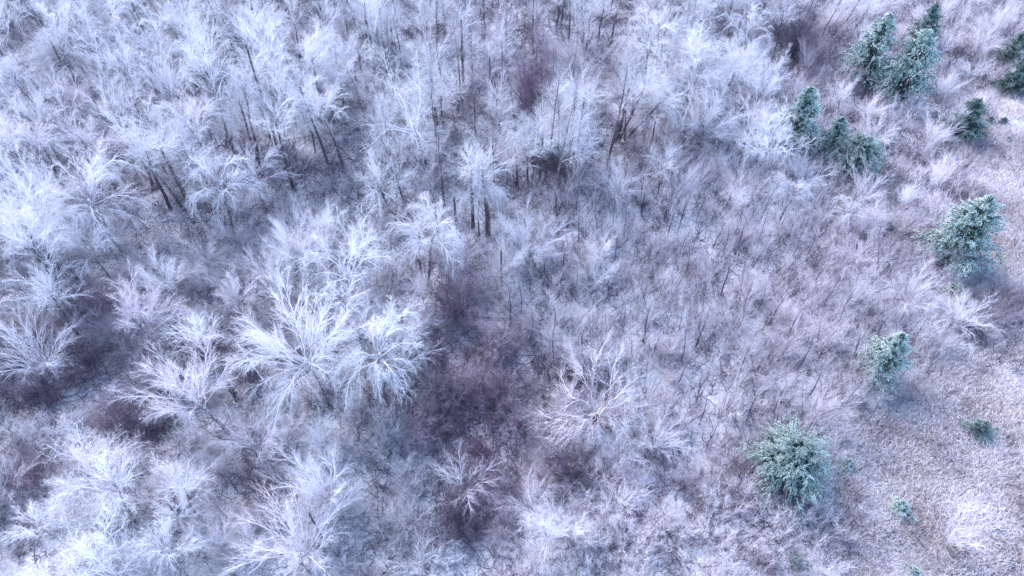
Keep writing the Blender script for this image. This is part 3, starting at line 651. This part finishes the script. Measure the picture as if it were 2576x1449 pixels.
# ---- bushes that stand out
for U_, V_, s_, i_, fr, pl, lab, sz_ in (
        (1152, 800, 1.15, 0, .12, 1., 'dark plum bush in front of the straight fallen trunk', 2.0), (1437, 1215, .95, 1, .05, .7, 'tall dark purple bush in the lower middle', 1.5),
        (1340, 345, 1.3, 2, .12, 1., 'purple vines heaped round the foot of the brilliant white crown', 2.6), (1245, 890, 1.1, 1, .45, 1., 'upper plum bush of the central thicket', 1.3),
        (1215, 980, 1.2, 3, .35, .9, 'wide plum bush filling the middle of the central thicket', 1.1), (1290, 1060, 1.1, 1, .35, 1., 'plum bush right of the thicket middle', 1.1),
        (1110, 1000, 1.0, 3, .3, .3, 'blue grey bush on the left of the central thicket', 1.1), (1240, 1270, 1.1, 3, .35, 1., 'reddish purple bush with pale twigs in the lower thicket', 1.1),
        (1150, 1340, 1.1, 1, .05, .3, 'blackish bush at the bottom of the thicket', 1.), (1060, 1110, 1.1, 3, .35, .8, 'brown purple bush left of the lower thicket', 1.),
        (360, 1095, 1.2, 1, .0, .5, 'blackish bush filling the dark hollow below the leaning fan tree', .9), (290, 1080, .9, 3, .3, .9, 'reddish brown bush beside the dark hollow', 1.3),
        (80, 1215, 1.2, 3, .15, 1., 'dark red bramble patch at the lower left edge', .8), (660, 1240, .9, 1, .05, .5, 'dark bush in a gap at the lower left of middle', .9),
        (1432, 975, .7, 1, .0, .8, 'dark brown bush left of the snapped tree', 1.1), (980, 1050, .9, 3, .1, .1, 'blue black bush beneath the drooping white tree', .9),
        (1215, 1010, .8, 1, .25, .9, 'dark bush at the heart of the central thicket', 1.6), (1980, 150, 1.2, 2, .1, .2, 'dark bare scrub in the gap at the upper right', 2.),
        (1920, 1425, .6, 1, .2, .9, 'brown dead bush at the bottom edge right of middle', .8), (2310, 1188, .3, 3, .2, .8, 'little dark tuft on the pale grass', 1.), (2318, 1255, .35, 1, .1, .6, 'small dark tuft above the pale frosted green bush', 1.)):
    b = at(U_, V_, 0); OCC.append((b[0], b[1], 1.6 * s_))
    place('bush', BUSH[i_], (b[0], b[1], gz(b[0], b[1])), (s_, s_, s_ * sz_), U_ * .07, lab, None, fr, pl)

CROWD = []
def crowd(e, noun, x, y, z, frost, plum):
    U, V, _ = px((x, y, z)); CROWD.append((e, noun, U, V, frost, plum))
# ---- the rest: trees, shrubs and saplings that crowd the wood
def inside(U, V, poly):
    c = False; j = len(poly) - 1
    for i in range(len(poly)):
        if (poly[i][1] > V) != (poly[j][1] > V) and U < (poly[j][0] - poly[i][0]) * (V - poly[i][1]) / (poly[j][1] - poly[i][1]) + poly[i][0]: c = not c
        j = i
    return c
rnd = random.Random(5)
def fill(poly, n_try, dmin, choose, occ_f=.62, occ=None, limit=999):
    """poly on the ground"""
    us = [p[0] for p in poly]; vv = [p[1] for p in poly]
    cs = [at(u, v) for u in (min(us), max(us)) for v in (max(min(vv), -250), max(vv))]
    x0, x1 = min(c[0] for c in cs), max(c[0] for c in cs); y0, y1 = min(c[1] for c in cs), max(c[1] for c in cs)
    mine = []
    for _ in range(n_try):
        if len(mine) >= limit: break
        x, y = rnd.uniform(x0, x1), rnd.uniform(y0, y1)
        U, V, dep = px((x, y, 0))
        if not inside(U, V, poly): continue
        if any((x - a) ** 2 + (y - b) ** 2 < dmin ** 2 for a, b in mine): continue
        if occ_f and any((x - a) ** 2 + (y - b) ** 2 < (r * occ_f) ** 2 for a, b, r in OCC): continue
        if choose(x, y, U, V): mine.append((x, y))
    return mine
def put(kind, i, x, y, s, label, group, frost, plum, sz=1.):
    ln = (rnd.gauss(0, .05), rnd.gauss(0, .05), 1)
    if kind in ('arch', 'weep', 'oak'): sz = 1.3
    e = place(K2.get(kind, kind), KIND[kind][i], (x, y, gz(x, y)), (s, s, s * sz), rnd.uniform(0, 6.28), label, group, frost, plum, ln)
    crowd(e, {'oak': 'gnarled tree', 'arch': 'feathery tree', 'weep': 'drooping tree', 'slim': 'slender tree', 'fan': 'low twiggy tree', 'sap': 'thin sapling'}[kind], x, y, SIZE[kind][i][0] * s * .8, frost, plum)
def fz(U, V):
    d, p = zone(np.array([float(U)]), np.array([float(V)])); return float(d[0]), float(p[0])
def forest_left(x, y, U, V):
    r = rnd.random(); d, p = fz(U, V)
    fr = 1.15 - .25 * d + rnd.gauss(0, .1); pl = min(1, max(0, .12 + rnd.gauss(0, .15) + (.2 if V > 450 else 0)))
    if r < .5: put('arch', rnd.choice((1, 2, 3, 4)), x, y, rnd.uniform(.5, .72), 'feathery white tree crowded into the upper left wood', 'feathery trees of the upper left wood', fr, pl)
    elif r < .62: put('weep', rnd.choice((0, 1)), x, y, rnd.uniform(.5, .7), 'drooping white tree crowded into the upper left wood', 'drooping trees of the upper left wood', fr, pl)
    else: put('slim', rnd.randrange(5), x, y, rnd.uniform(.75, 1.0), 'slender long-stemmed tree in the upper left wood', 'slender trees of the upper left wood', fr, pl)
    return True
fill([(-60, -25), (980, -25), (980, 260), (860, 430), (560, 560), (420, 600), (160, 800), (-60, 950)], 6000, 4.6, forest_left, .4)
def edge_wood(x, y, U, V):
    k = rnd.choice(('oak', 'arch', 'arch', 'weep'))
    i = {'oak': rnd.randrange(3), 'arch': rnd.choice((1, 2, 3, 4, 5)), 'weep': rnd.randrange(2)}[k]
    put(k, i, x, y, rnd.uniform(.46, .66), 'frosted tree', 'frosted trees along the upper right edge of the wood', 1.05 + rnd.gauss(0, .1), max(0, .22 + rnd.gauss(0, .1)))
    return True
fill([(1560, -25), (1900, -25), (1860, 180), (1910, 250), (1880, 420), (1760, 470), (1620, 400)], 3000, 4.6, edge_wood, .3)
def forest_mid(x, y, U, V):
    d, p = fz(U, V)
    put('slim', rnd.randrange(5), x, y, rnd.uniform(.62, .98), 'slender grey lilac tree in the upper middle wood', 'slender trees of the upper middle wood', max(.35, .85 - .5 * d + rnd.gauss(0, .12)), min(1, max(0, p + rnd.gauss(0, .2))))
    return True
fill([(960, -25), (1900, -25), (1760, 150), (1640, 380), (1500, 500), (1240, 620), (960, 620)], 5000, 5.3, forest_mid, .3)
def thin_mid(x, y, U, V):
    d, p = fz(U, V)
    if d > .62: return False
    put('fan', rnd.randrange(4), x, y, rnd.uniform(.4, .75), 'low twiggy tree beneath the taller trees of the wood', 'low twiggy trees within the wood', max(.3, .95 - .6 * d + rnd.gauss(0, .12)), min(1, max(0, p + rnd.gauss(0, .15))))
    return True
fill([(-60, -25), (1900, -25), (1700, 400), (1240, 700), (1000, 900), (1000, 1100), (700, 1449), (700, 1560), (-60, 1560)], 5000, 5.2, thin_mid, .2, limit=70)
def slope_fan(x, y, U, V):
    d, p = fz(U, V)
    if meadow(np.array([U]), np.array([V]))[0] > .4: return False
    put('fan', rnd.randrange(4), x, y, rnd.uniform(.38, .62), 'low pale twiggy tree on the upper right slope', 'pale twiggy trees of the upper right slope', max(.3, 1.0 - .6 * d + rnd.gauss(0, .1)), min(1, max(0, p + rnd.gauss(0, .15))))
    return True
fill([(1900, -25), (2650, -25), (2600, 250), (2350, 480), (2350, 700), (2200, 900), (2050, 500), (1700, 560), (1650, 400)], 4000, 5.6, slope_fan, .45)
def scrub_sap(x, y, U, V):
    d, p = fz(U, V)
    put('sap', rnd.choice((0, 0, 1, 2, 2, 3)), x, y, rnd.uniform(.65, 1.15), 'thin dark-stemmed sapling on the pale open scrub', 'thin saplings of the open scrub', .95 + rnd.gauss(0, .12), min(1, max(0, .3 + rnd.gauss(0, .12))))
    return True
fill([(1450, 480), (1700, 440), (2200, 620), (2300, 900), (2100, 1180), (1750, 1130), (1600, 1000), (1350, 900), (1180, 720), (1300, 640)], 12000, 1.9, scrub_sap, .2, limit=290)
def bushes(x, y, U, V):
    d, p = fz(U, V)
    if meadow(np.array([U]), np.array([V]))[0] > .5: return False
    s = rnd.uniform(.6, 1.1)
    dk = d > .52
    if not dk and rnd.random() < (.9 if U > 1450 else .45): return False
    e = place('bush', BUSH[rnd.randrange(4)], (x, y, gz(x, y)), (s, s, s * rnd.uniform(.8, 1.3)), rnd.uniform(0, 6.28),
          'bare plum-coloured bush massed with others in the dark undergrowth' if dk else 'rounded pale frosted bush among the scrub', 'dark undergrowth bushes' if dk else 'pale scrub bushes',
          fr := max(.05, 1.05 - 1.0 * d + rnd.gauss(0, .12)), pl := min(1, max(0, p + rnd.gauss(0, .12))))
    crowd(e, 'bare dark bush' if dk else 'rounded bush', x, y, 1.2, fr, pl)
    return True
fill([(-60, 550), (1000, 600), (1500, 600), (2300, 550), (2600, 700), (2600, 1480), (-60, 1480)], 5000, 3.6, bushes, .3, limit=270)

# ------------------------------------------------------------------ snapped tree, stubs, logs
def curve_tube(pts, r0, r1, K=7, P=16, wob=.0, seed=0, rime=(0, 0), tip=True):
    rng = np.random.default_rng(seed); pts = np.array(pts, float)
    t = np.linspace(0, len(pts) - 1, P); k = np.clip(t.astype(int), 0, len(pts) - 2); f = (t - k)[:, None]
    p = pts[k] * (1 - f) + pts[k + 1] * f
    p[1:-1] = (p[:-2] + 2 * p[1:-1] + p[2:]) / 4
    p += rng.normal(0, wob, p.shape)
    lin = np.linspace(0, 1, P)
    return Br(p[None], (r0 + (r1 - r0) * lin + rng.uniform(-.1, .1, P) * r0)[None], (rime[0] + (rime[1] - rime[0]) * lin)[None])
def splinter(base, d, L, r, n, seed):
    """a torn end: long shards of pale wood"""
    rng = np.random.default_rng(seed); base = np.array(base, float); d = norm(np.array(d, float))
    off = rng.normal(0, r * .55, (n, 3)); ln = L * rng.uniform(.35, 1., n)
    pts = np.stack([base + off - d * .1, base + off + d * ln[:, None] * .55, base + off * 1.1 + d * ln[:, None]], 1)
    rad = np.tile(np.array([r * .5, r * .42, r * .05]), (n, 1))
    return Br(pts, rad, np.zeros((n, 3)))
def add(name, me, parent, frost=.5, plum=.4, kind=None):
    o = bpy.data.objects.new(name, me); C.objects.link(o); o.parent = parent; tagp(o, frost, plum)
    if kind: o['kind'] = kind
    return o
def root(name, label, cat, loc, group=None):
    e = bpy.data.objects.new(name, None); C.objects.link(e); e.location = loc; e['label'] = label; e['category'] = cat
    if group: e['group'] = group
    return e
def snapped_star_tree():
    b = at(1480, 1085, 0); b[2] = gz(b[0], b[1])
    e = root('snapped_tree', 'star-shaped snapped tree with torn pale orange wood at its broken top', 'broken tree', tuple(b))
    rng = np.random.default_rng(5)
    top = at(1503, 1040, 5.2) - b
    T = curve_tube([(0, 0, -.2), top * .5 + np.array([.1, 0, 0]), top], .3, .2, 9, 10, .02, 1)
    add('trunk', mesh('trunk', [tubes(T, 9, False)], M_BARK), e, .3)
    tip = at(1512, 1018, 6.2) - b
    add('torn_wood', mesh('torn_wood', [tubes(splinter(top - [0, 0, .1], tip - top + np.array([.3, .2, .2]), 1.15, .13, 9, 4), 4), tubes(splinter(top + np.array([-.25, -.1, 0]), (-1, -.1, .2), .8, .12, 5, 5), 4)], M_SPLIT, False), e)
    # long bent boughs: out of the top and over, as they hang in the photograph (ends given where they show, at their height)
    ends = [((1470, 945), (1440, 890), 6.5), ((1490, 940), (1512, 870), 8.), ((1540, 960), (1556, 880), 7.5), ((1420, 1060), (1345, 1040), 3.), ((1450, 1080), (1405, 1110), 2.2),
            ((1480, 1070), (1487, 1125), 1.8), ((1500, 1080), (1495, 1120), 1.6), ((1510, 1070), (1512, 1115), 1.6), ((1545, 1060), (1552, 1110), 1.8), ((1560, 1050), (1580, 1095), 2.),
            ((1570, 1020), (1640, 1015), 3.), ((1440, 1000), (1410, 945), 4.5), ((1560, 990), (1600, 950), 4.)]
    P0 = []
    for i, (m, q, z) in enumerate(ends):
        mid = at(m[0], m[1], (5.2 + z) / 2 + 1.2) - b; end = at(q[0], q[1], z) - b
        P0.append(curve_tube([top * .96, top * .5 + mid * .5 + np.array([0, 0, .3]), mid, mid * .35 + end * .65, end],  .028, .012, 5, 12, .12, 20 + i, rime=(.35, 1.2)))
    for br_ in P0:
        L1 = grow(rng, br_, 9, .3, 1., .5, .15, .36, 5, .05, .6, .1, flat=.4, prof=lambda t: 1.1 - .5 * t, rlen=.011, rime=(1., .9))
        add('limb', mesh('limb', [tubes(br_, 5), tubes(L1, 3)], M_WOOD), e, .78, .35)
        br_.l1 = L1
    A = Br(np.concatenate([q.l1.pts for q in P0]), np.concatenate([q.l1.rad for q in P0]), np.concatenate([q.l1.rime for q in P0]))
    L2 = grow(rng, A, 11, .15, 1., .5, .15, .6, 4, 0, .5, .1, flat=.3, rmax=.016, rlen=.016, rime=(.95, .85))
    L3 = grow(rng, L2, 9, .15, 1., .5, .2, .5, 2, 0, .1, .1, rmax=.012, rlen=.02, rime=(.65, .45))
    add('crown', mesh('crown', [tubes(L2, 3), tubes(L3, 3)], M_TWIG), e, 1.1, .35, 'stuff')
snapped_star_tree()
def snag(U, V, H, r, label, seed, toplean=(0, 0), wood=1.):
    b = at(U, V, 0); b[2] = gz(b[0], b[1]); e = root('snapped_sapling', label, 'broken tree', tuple(b))
    rng = np.random.default_rng(seed)
    top = np.array([toplean[0], toplean[1], H])
    T = curve_tube([(0, 0, -.2), top * .5, top], r, r * .65, 8, 10, .02, seed)
    tw = grow(rng, T, 9, .25, .95, 1.1, .2, 1.6, 5, .15, .2, .15, absolute=True, r0=.25, rlen=.012, rime=(.0, .6))
    t2 = grow(rng, tw, 6, .2, 1., .6, .2, .45, 3, 0, .1, .15, rmax=.014, rlen=.016, rime=(.3, .7))
    add('trunk', mesh('trunk', [tubes(T, 8, False)], M_BARK), e, .3)
    add('branches', mesh('branches', [tubes(tw, 3), tubes(t2, 3)], M_WOOD), e, .7, .2, 'stuff')
    add('torn_wood', mesh('torn_wood', [tubes(splinter(top, top + np.array([.1, 0, 0]), .9 * wood, r * .6, 7, seed + 1), 4)], M_SPLIT, False), e)
snag(1262, 730, 6.5, .12, 'dark upright stem snapped off with a pale yellow break', 71)
snag(1300, 470, 5.0, .13, 'broken stem with a reddish torn side among the dark trunks', 72, wood=1.6)
snag(810, 1352, 5.0, .10, 'snapped stem showing a pale break beside the bottom fan', 73)
snag(1150, 590, 6.0, .16, 'stub with a small bright break in the middle wood', 74)
snag(1530, 400, 6.0, .15, 'leaning shattered trunk at the wood edge', 75, (.8, -.3), 1.6)
def log(a, b_, r, label, seed, bark=True, z=(0.2, .2), name='fallen_log', cat='log', twigs=True):
    A = at(a[0], a[1], z[0]); B = at(b_[0], b_[1], z[1])
    A[2] += gz(A[0], A[1]); B[2] += gz(B[0], B[1])
    e = root(name, label, cat, tuple(A)); rng = np.random.default_rng(seed); d = B - A
    T = curve_tube([(0, 0, 0), d * .35 + rng.normal(0, .08, 3), d * .7, d], r, r * .55, 8, 14, r * .12, seed, rime=(.4, .5))
    add('trunk', mesh('trunk', [tubes(T, 8, False)], M_BARK if bark else M_SPLIT), e, .6)
    if twigs:
        t = grow(rng, T, 10, .2, .98, 1., .2, 1.5, 5, .4, .2, .15, absolute=True, r0=.3, rlen=.014, rime=(.2, .8))
        t2 = grow(rng, t, 6, .2, 1., .6, .2, .4, 3, 0, .1, .15, rmax=.014, rlen=.02, rime=(.5, .7))
        add('branches', mesh('branches', [tubes(t, 3), tubes(t2, 3)], M_WOOD), e, .8, .3, 'stuff')
log((1115, 792), (1345, 797), .16, 'long straight fallen trunk lying level behind the dark plum bush', 81)
log((950, 775), (1050, 790), .28, 'short thick fallen log with rime along its top in front of the glade', 82)
log((1046, 1071), (1068, 1077), .11, 'short bright orange split billet lying in the thicket', 83, False, (.9, .9), 'split_billet', 'wood billet', False)
log((1415, 480), (1470, 455), .08, 'whitish curved broken bough lying at the wood edge', 84, False, (.6, 1.4), 'broken_bough', 'branch', True)
log((1700, 205), (1810, 168), .22, 'dark thick bough bent over under the glittering white tree', 85, True, (3.5, 6.5), 'leaning_trunk', 'fallen tree')
log((1235, 330), (1150, 310), .12, 'dark fallen stem between the trunks of the upper middle', 86, True, (.4, 1.2))
log((1850, 150), (2010, 95), .18, 'dark fallen trunk in the gap at the upper right', 87, True, (.4, 1.0))
log((540, 1090), (700, 1020), .10, 'thin dark fallen stem below the huge white tree', 88, True, (.3, .8))
log((340, 1132), (520, 1128), .08, 'thin straight fallen stem under the leaning fan tree', 89, True, (.3, .3))
log((715, 1035), (600, 870), .12, 'crooked dark stem leaning left of the huge white tree', 90, True, (.3, 5.5), 'leaning_trunk', 'fallen tree')

# bare dark trunks that rise clear of the brush, foot and head where they show
def rise(f_, h_):
    """how high a stem standing at f_ must be to reach the height in the picture of h_"""
    b = at(f_[0], f_[1], 0); z = 1.0
    while z < 16 and px((b[0], b[1], z))[1] > h_[1]: z += .25
    return z
def bare_trunk(k, f_, h_, z_, r_, lab, group=None):
    A = at(f_[0], f_[1], 0); B = at(h_[0], h_[1], z_); g0 = gz(A[0], A[1]); A[2] = g0
    e = root('bare_trunk', lab, 'tree', tuple(A), group); rng = np.random.default_rng(500 + k); d = B - A
    up_ = d * (1.35 if group else 1.15)
    T = curve_tube([(0, 0, -.2), d * .35 + rng.normal(0, .13, 3) * (1, 1, .2), d * .7 + rng.normal(0, .13, 3), d, up_], r_ * 1.15, r_ * .5, 8, 16, r_ * .08, k, rime=(-.2, .25))
    T.rad[0, 0] *= 1.35
    add('trunk', mesh('trunk', [tubes(T, 8, False)], M_BARK), e, .2, .3)
    t = grow(rng, T, 17, .6, 1., .75, .25, 3.0, 7, .35, 1.2, .12, absolute=True, r0=.4, rlen=.012, rime=(.1, 1.1))
    t1 = grow(rng, t, 9, .15, 1., .6, .2, .45, 4, .1, .6, .12, rmax=.03, rlen=.013, rime=(.7, 1.))
    t2 = grow(rng, t1, 8, .15, 1., .6, .2, .5, 3, 0, .3, .12, rmax=.018, rlen=.025, rime=(.9, .7))
    lo = grow(rng, T, 5, .1, .55, 1.1, .2, 1.6, 5, .1, .3, .2, absolute=True, r0=.3, rlen=.012, rime=(-.2, .3))
    add('branches', mesh('branches', [tubes(t, 3), tubes(lo, 3)], M_WOOD), e, 1., .15, 'stuff')
    add('crown', mesh('crown', [tubes(t1, 3), tubes(t2, 3)], M_TWIG), e, 1.1, .15, 'stuff')
    return e
for k, (f_, h_, z_, r_, lab) in enumerate(TR): bare_trunk(k, f_, h_, z_, r_ * 1.1, lab)
for k, (f_, h_, r_) in enumerate(TR2):
    e = bare_trunk(40 + k, f_, h_, rise(f_, h_), r_, 'dark trunk', 'dark trunks showing in the upper wood')
    CROWD.append((e, 'bare dark trunk', (f_[0] + h_[0]) / 2, (f_[1] + h_[1]) / 2, 0, 0))
for k, (f_, h_) in enumerate((((1960, 90), (2000, 10)), ((2000, 100), (2040, 15)), ((2060, 110), (2100, 30)), ((2105, 95), (2150, 20)), ((2135, 100), (2175, 35)), ((1900, 60), (1935, 0)), ((2085, 60), (2120, -5)), ((1945, 150), (1965, 60)))):
    e = bare_trunk(90 + k, f_, h_, min(7, rise(f_, h_)), .08, 'leaning stem', 'dark leaning stems by the gap near the top')
    CROWD.append((e, 'bare dark leaning stem', (f_[0] + h_[0]) / 2, (f_[1] + h_[1]) / 2, 0, 0))

# ------------------------------------------------------------------ words for each of the crowd: counted outward from the nearest landmark
LAND = [(765, 845, 'huge white arching tree'), (940, 860, 'waterfall-like tree'), (455, 985, 'pinkish leaning fan crown'), (775, 1290, 'lavender fan at the bottom edge'),
        (165, 1140, 'frosted crown over red brambles'), (190, 1350, 'brightest white corner tree'), (1165, 1190, 'lone tree in the purple thicket'), (830, 555, 'tree with thick rimed boughs'),
        (1085, 500, 'shaggy crown on the thick trunk'), (1040, 215, 'wide gnarled zigzag tree'), (1195, 385, 'grey weeping crown'), (1328, 185, 'crown on the purple vine-clad trunk'),
        (1760, 120, 'broad glittering white tree'), (1955, 285, 'bright tree covering an evergreen'), (1335, 560, 'fan crown above the clearing'), (1530, 590, 'lone white spreading crown'),
        (280, 735, 'large lavender feathery crown'), (155, 515, 'crown on two dark trunks'), (400, 260, 'sweeping white crown'), (50, 400, 'blue white crown on the edge'),
        (740, 90, 'brilliant white drooping crown'), (500, 370, 'drooping crown over three trunks'), (1500, 1030, 'star-shaped snapped tree'), (1152, 775, 'dark plum bush'),
        (2312, 160, 'tallest evergreen'), (2140, 390, 'touching pair of evergreens'), (2410, 600, 'big right-hand evergreen'), (2222, 895, 'small grey green evergreen'), (2005, 1170, 'round bushy evergreen'),
        (2440, 310, 'dark pointed evergreen'), (2480, 1090, 'dark green bush on the grass'), (1437, 1190, 'tall dark purple bush'), (1668, 665, 'tiny green scrub bush'), (60, 50, 'top left corner'), (1450, 40, 'gap in the top middle'), (1620, 60, 'lilac stems by the top edge'), (1150, 60, 'open trunks near the top edge'), (2020, 60, 'dark gap by the top edge'), (2230, 30, 'slope above the evergreens'),
        (2540, 60, 'top right corner'), (1250, 10, 'middle of the top edge'), (1288, 1440, 'middle of the bottom edge'), (2550, 1430, 'bottom right corner'), (1900, 830, 'middle of the open scrub')]
ORD = ['nearest', 'second', 'third', 'fourth', 'fifth', 'sixth', 'seventh', 'eighth', 'ninth', 'tenth', 'eleventh', 'twelfth', 'thirteenth', 'fourteenth', 'fifteenth', 'sixteenth', 'seventeenth', 'eighteenth', 'nineteenth', 'twentieth']
DIRS = ['right of', 'above right of', 'above', 'above left of', 'left of', 'below left of', 'below', 'below right of']
bins = {}
for e, noun, U, V, fr, pl in CROWD:
    k = min(range(len(LAND)), key=lambda q: (LAND[q][0] - U) ** 2 + (LAND[q][1] - V) ** 2)
    dx, dy = U - LAND[k][0], LAND[k][1] - V
    di = int(round(math.atan2(dy, dx) / (math.pi / 4))) % 8
    bins.setdefault((noun, k, di), []).append((dx * dx + dy * dy, e, fr, pl))
for (noun, k, di), rows in bins.items():
    rows.sort(key=lambda q: q[0])
    for i, (_, e, fr, pl) in enumerate(rows):
        tint = '' if 'dark' in noun else 'lavender ' if pl > .45 else 'dim ' if fr < .65 else 'white ' if fr > 1.05 else 'pale '
        e['label'] = tint + noun + ', ' + ORD[min(i, 19)] + ' one ' + DIRS[di] + ' the ' + LAND[k][2]
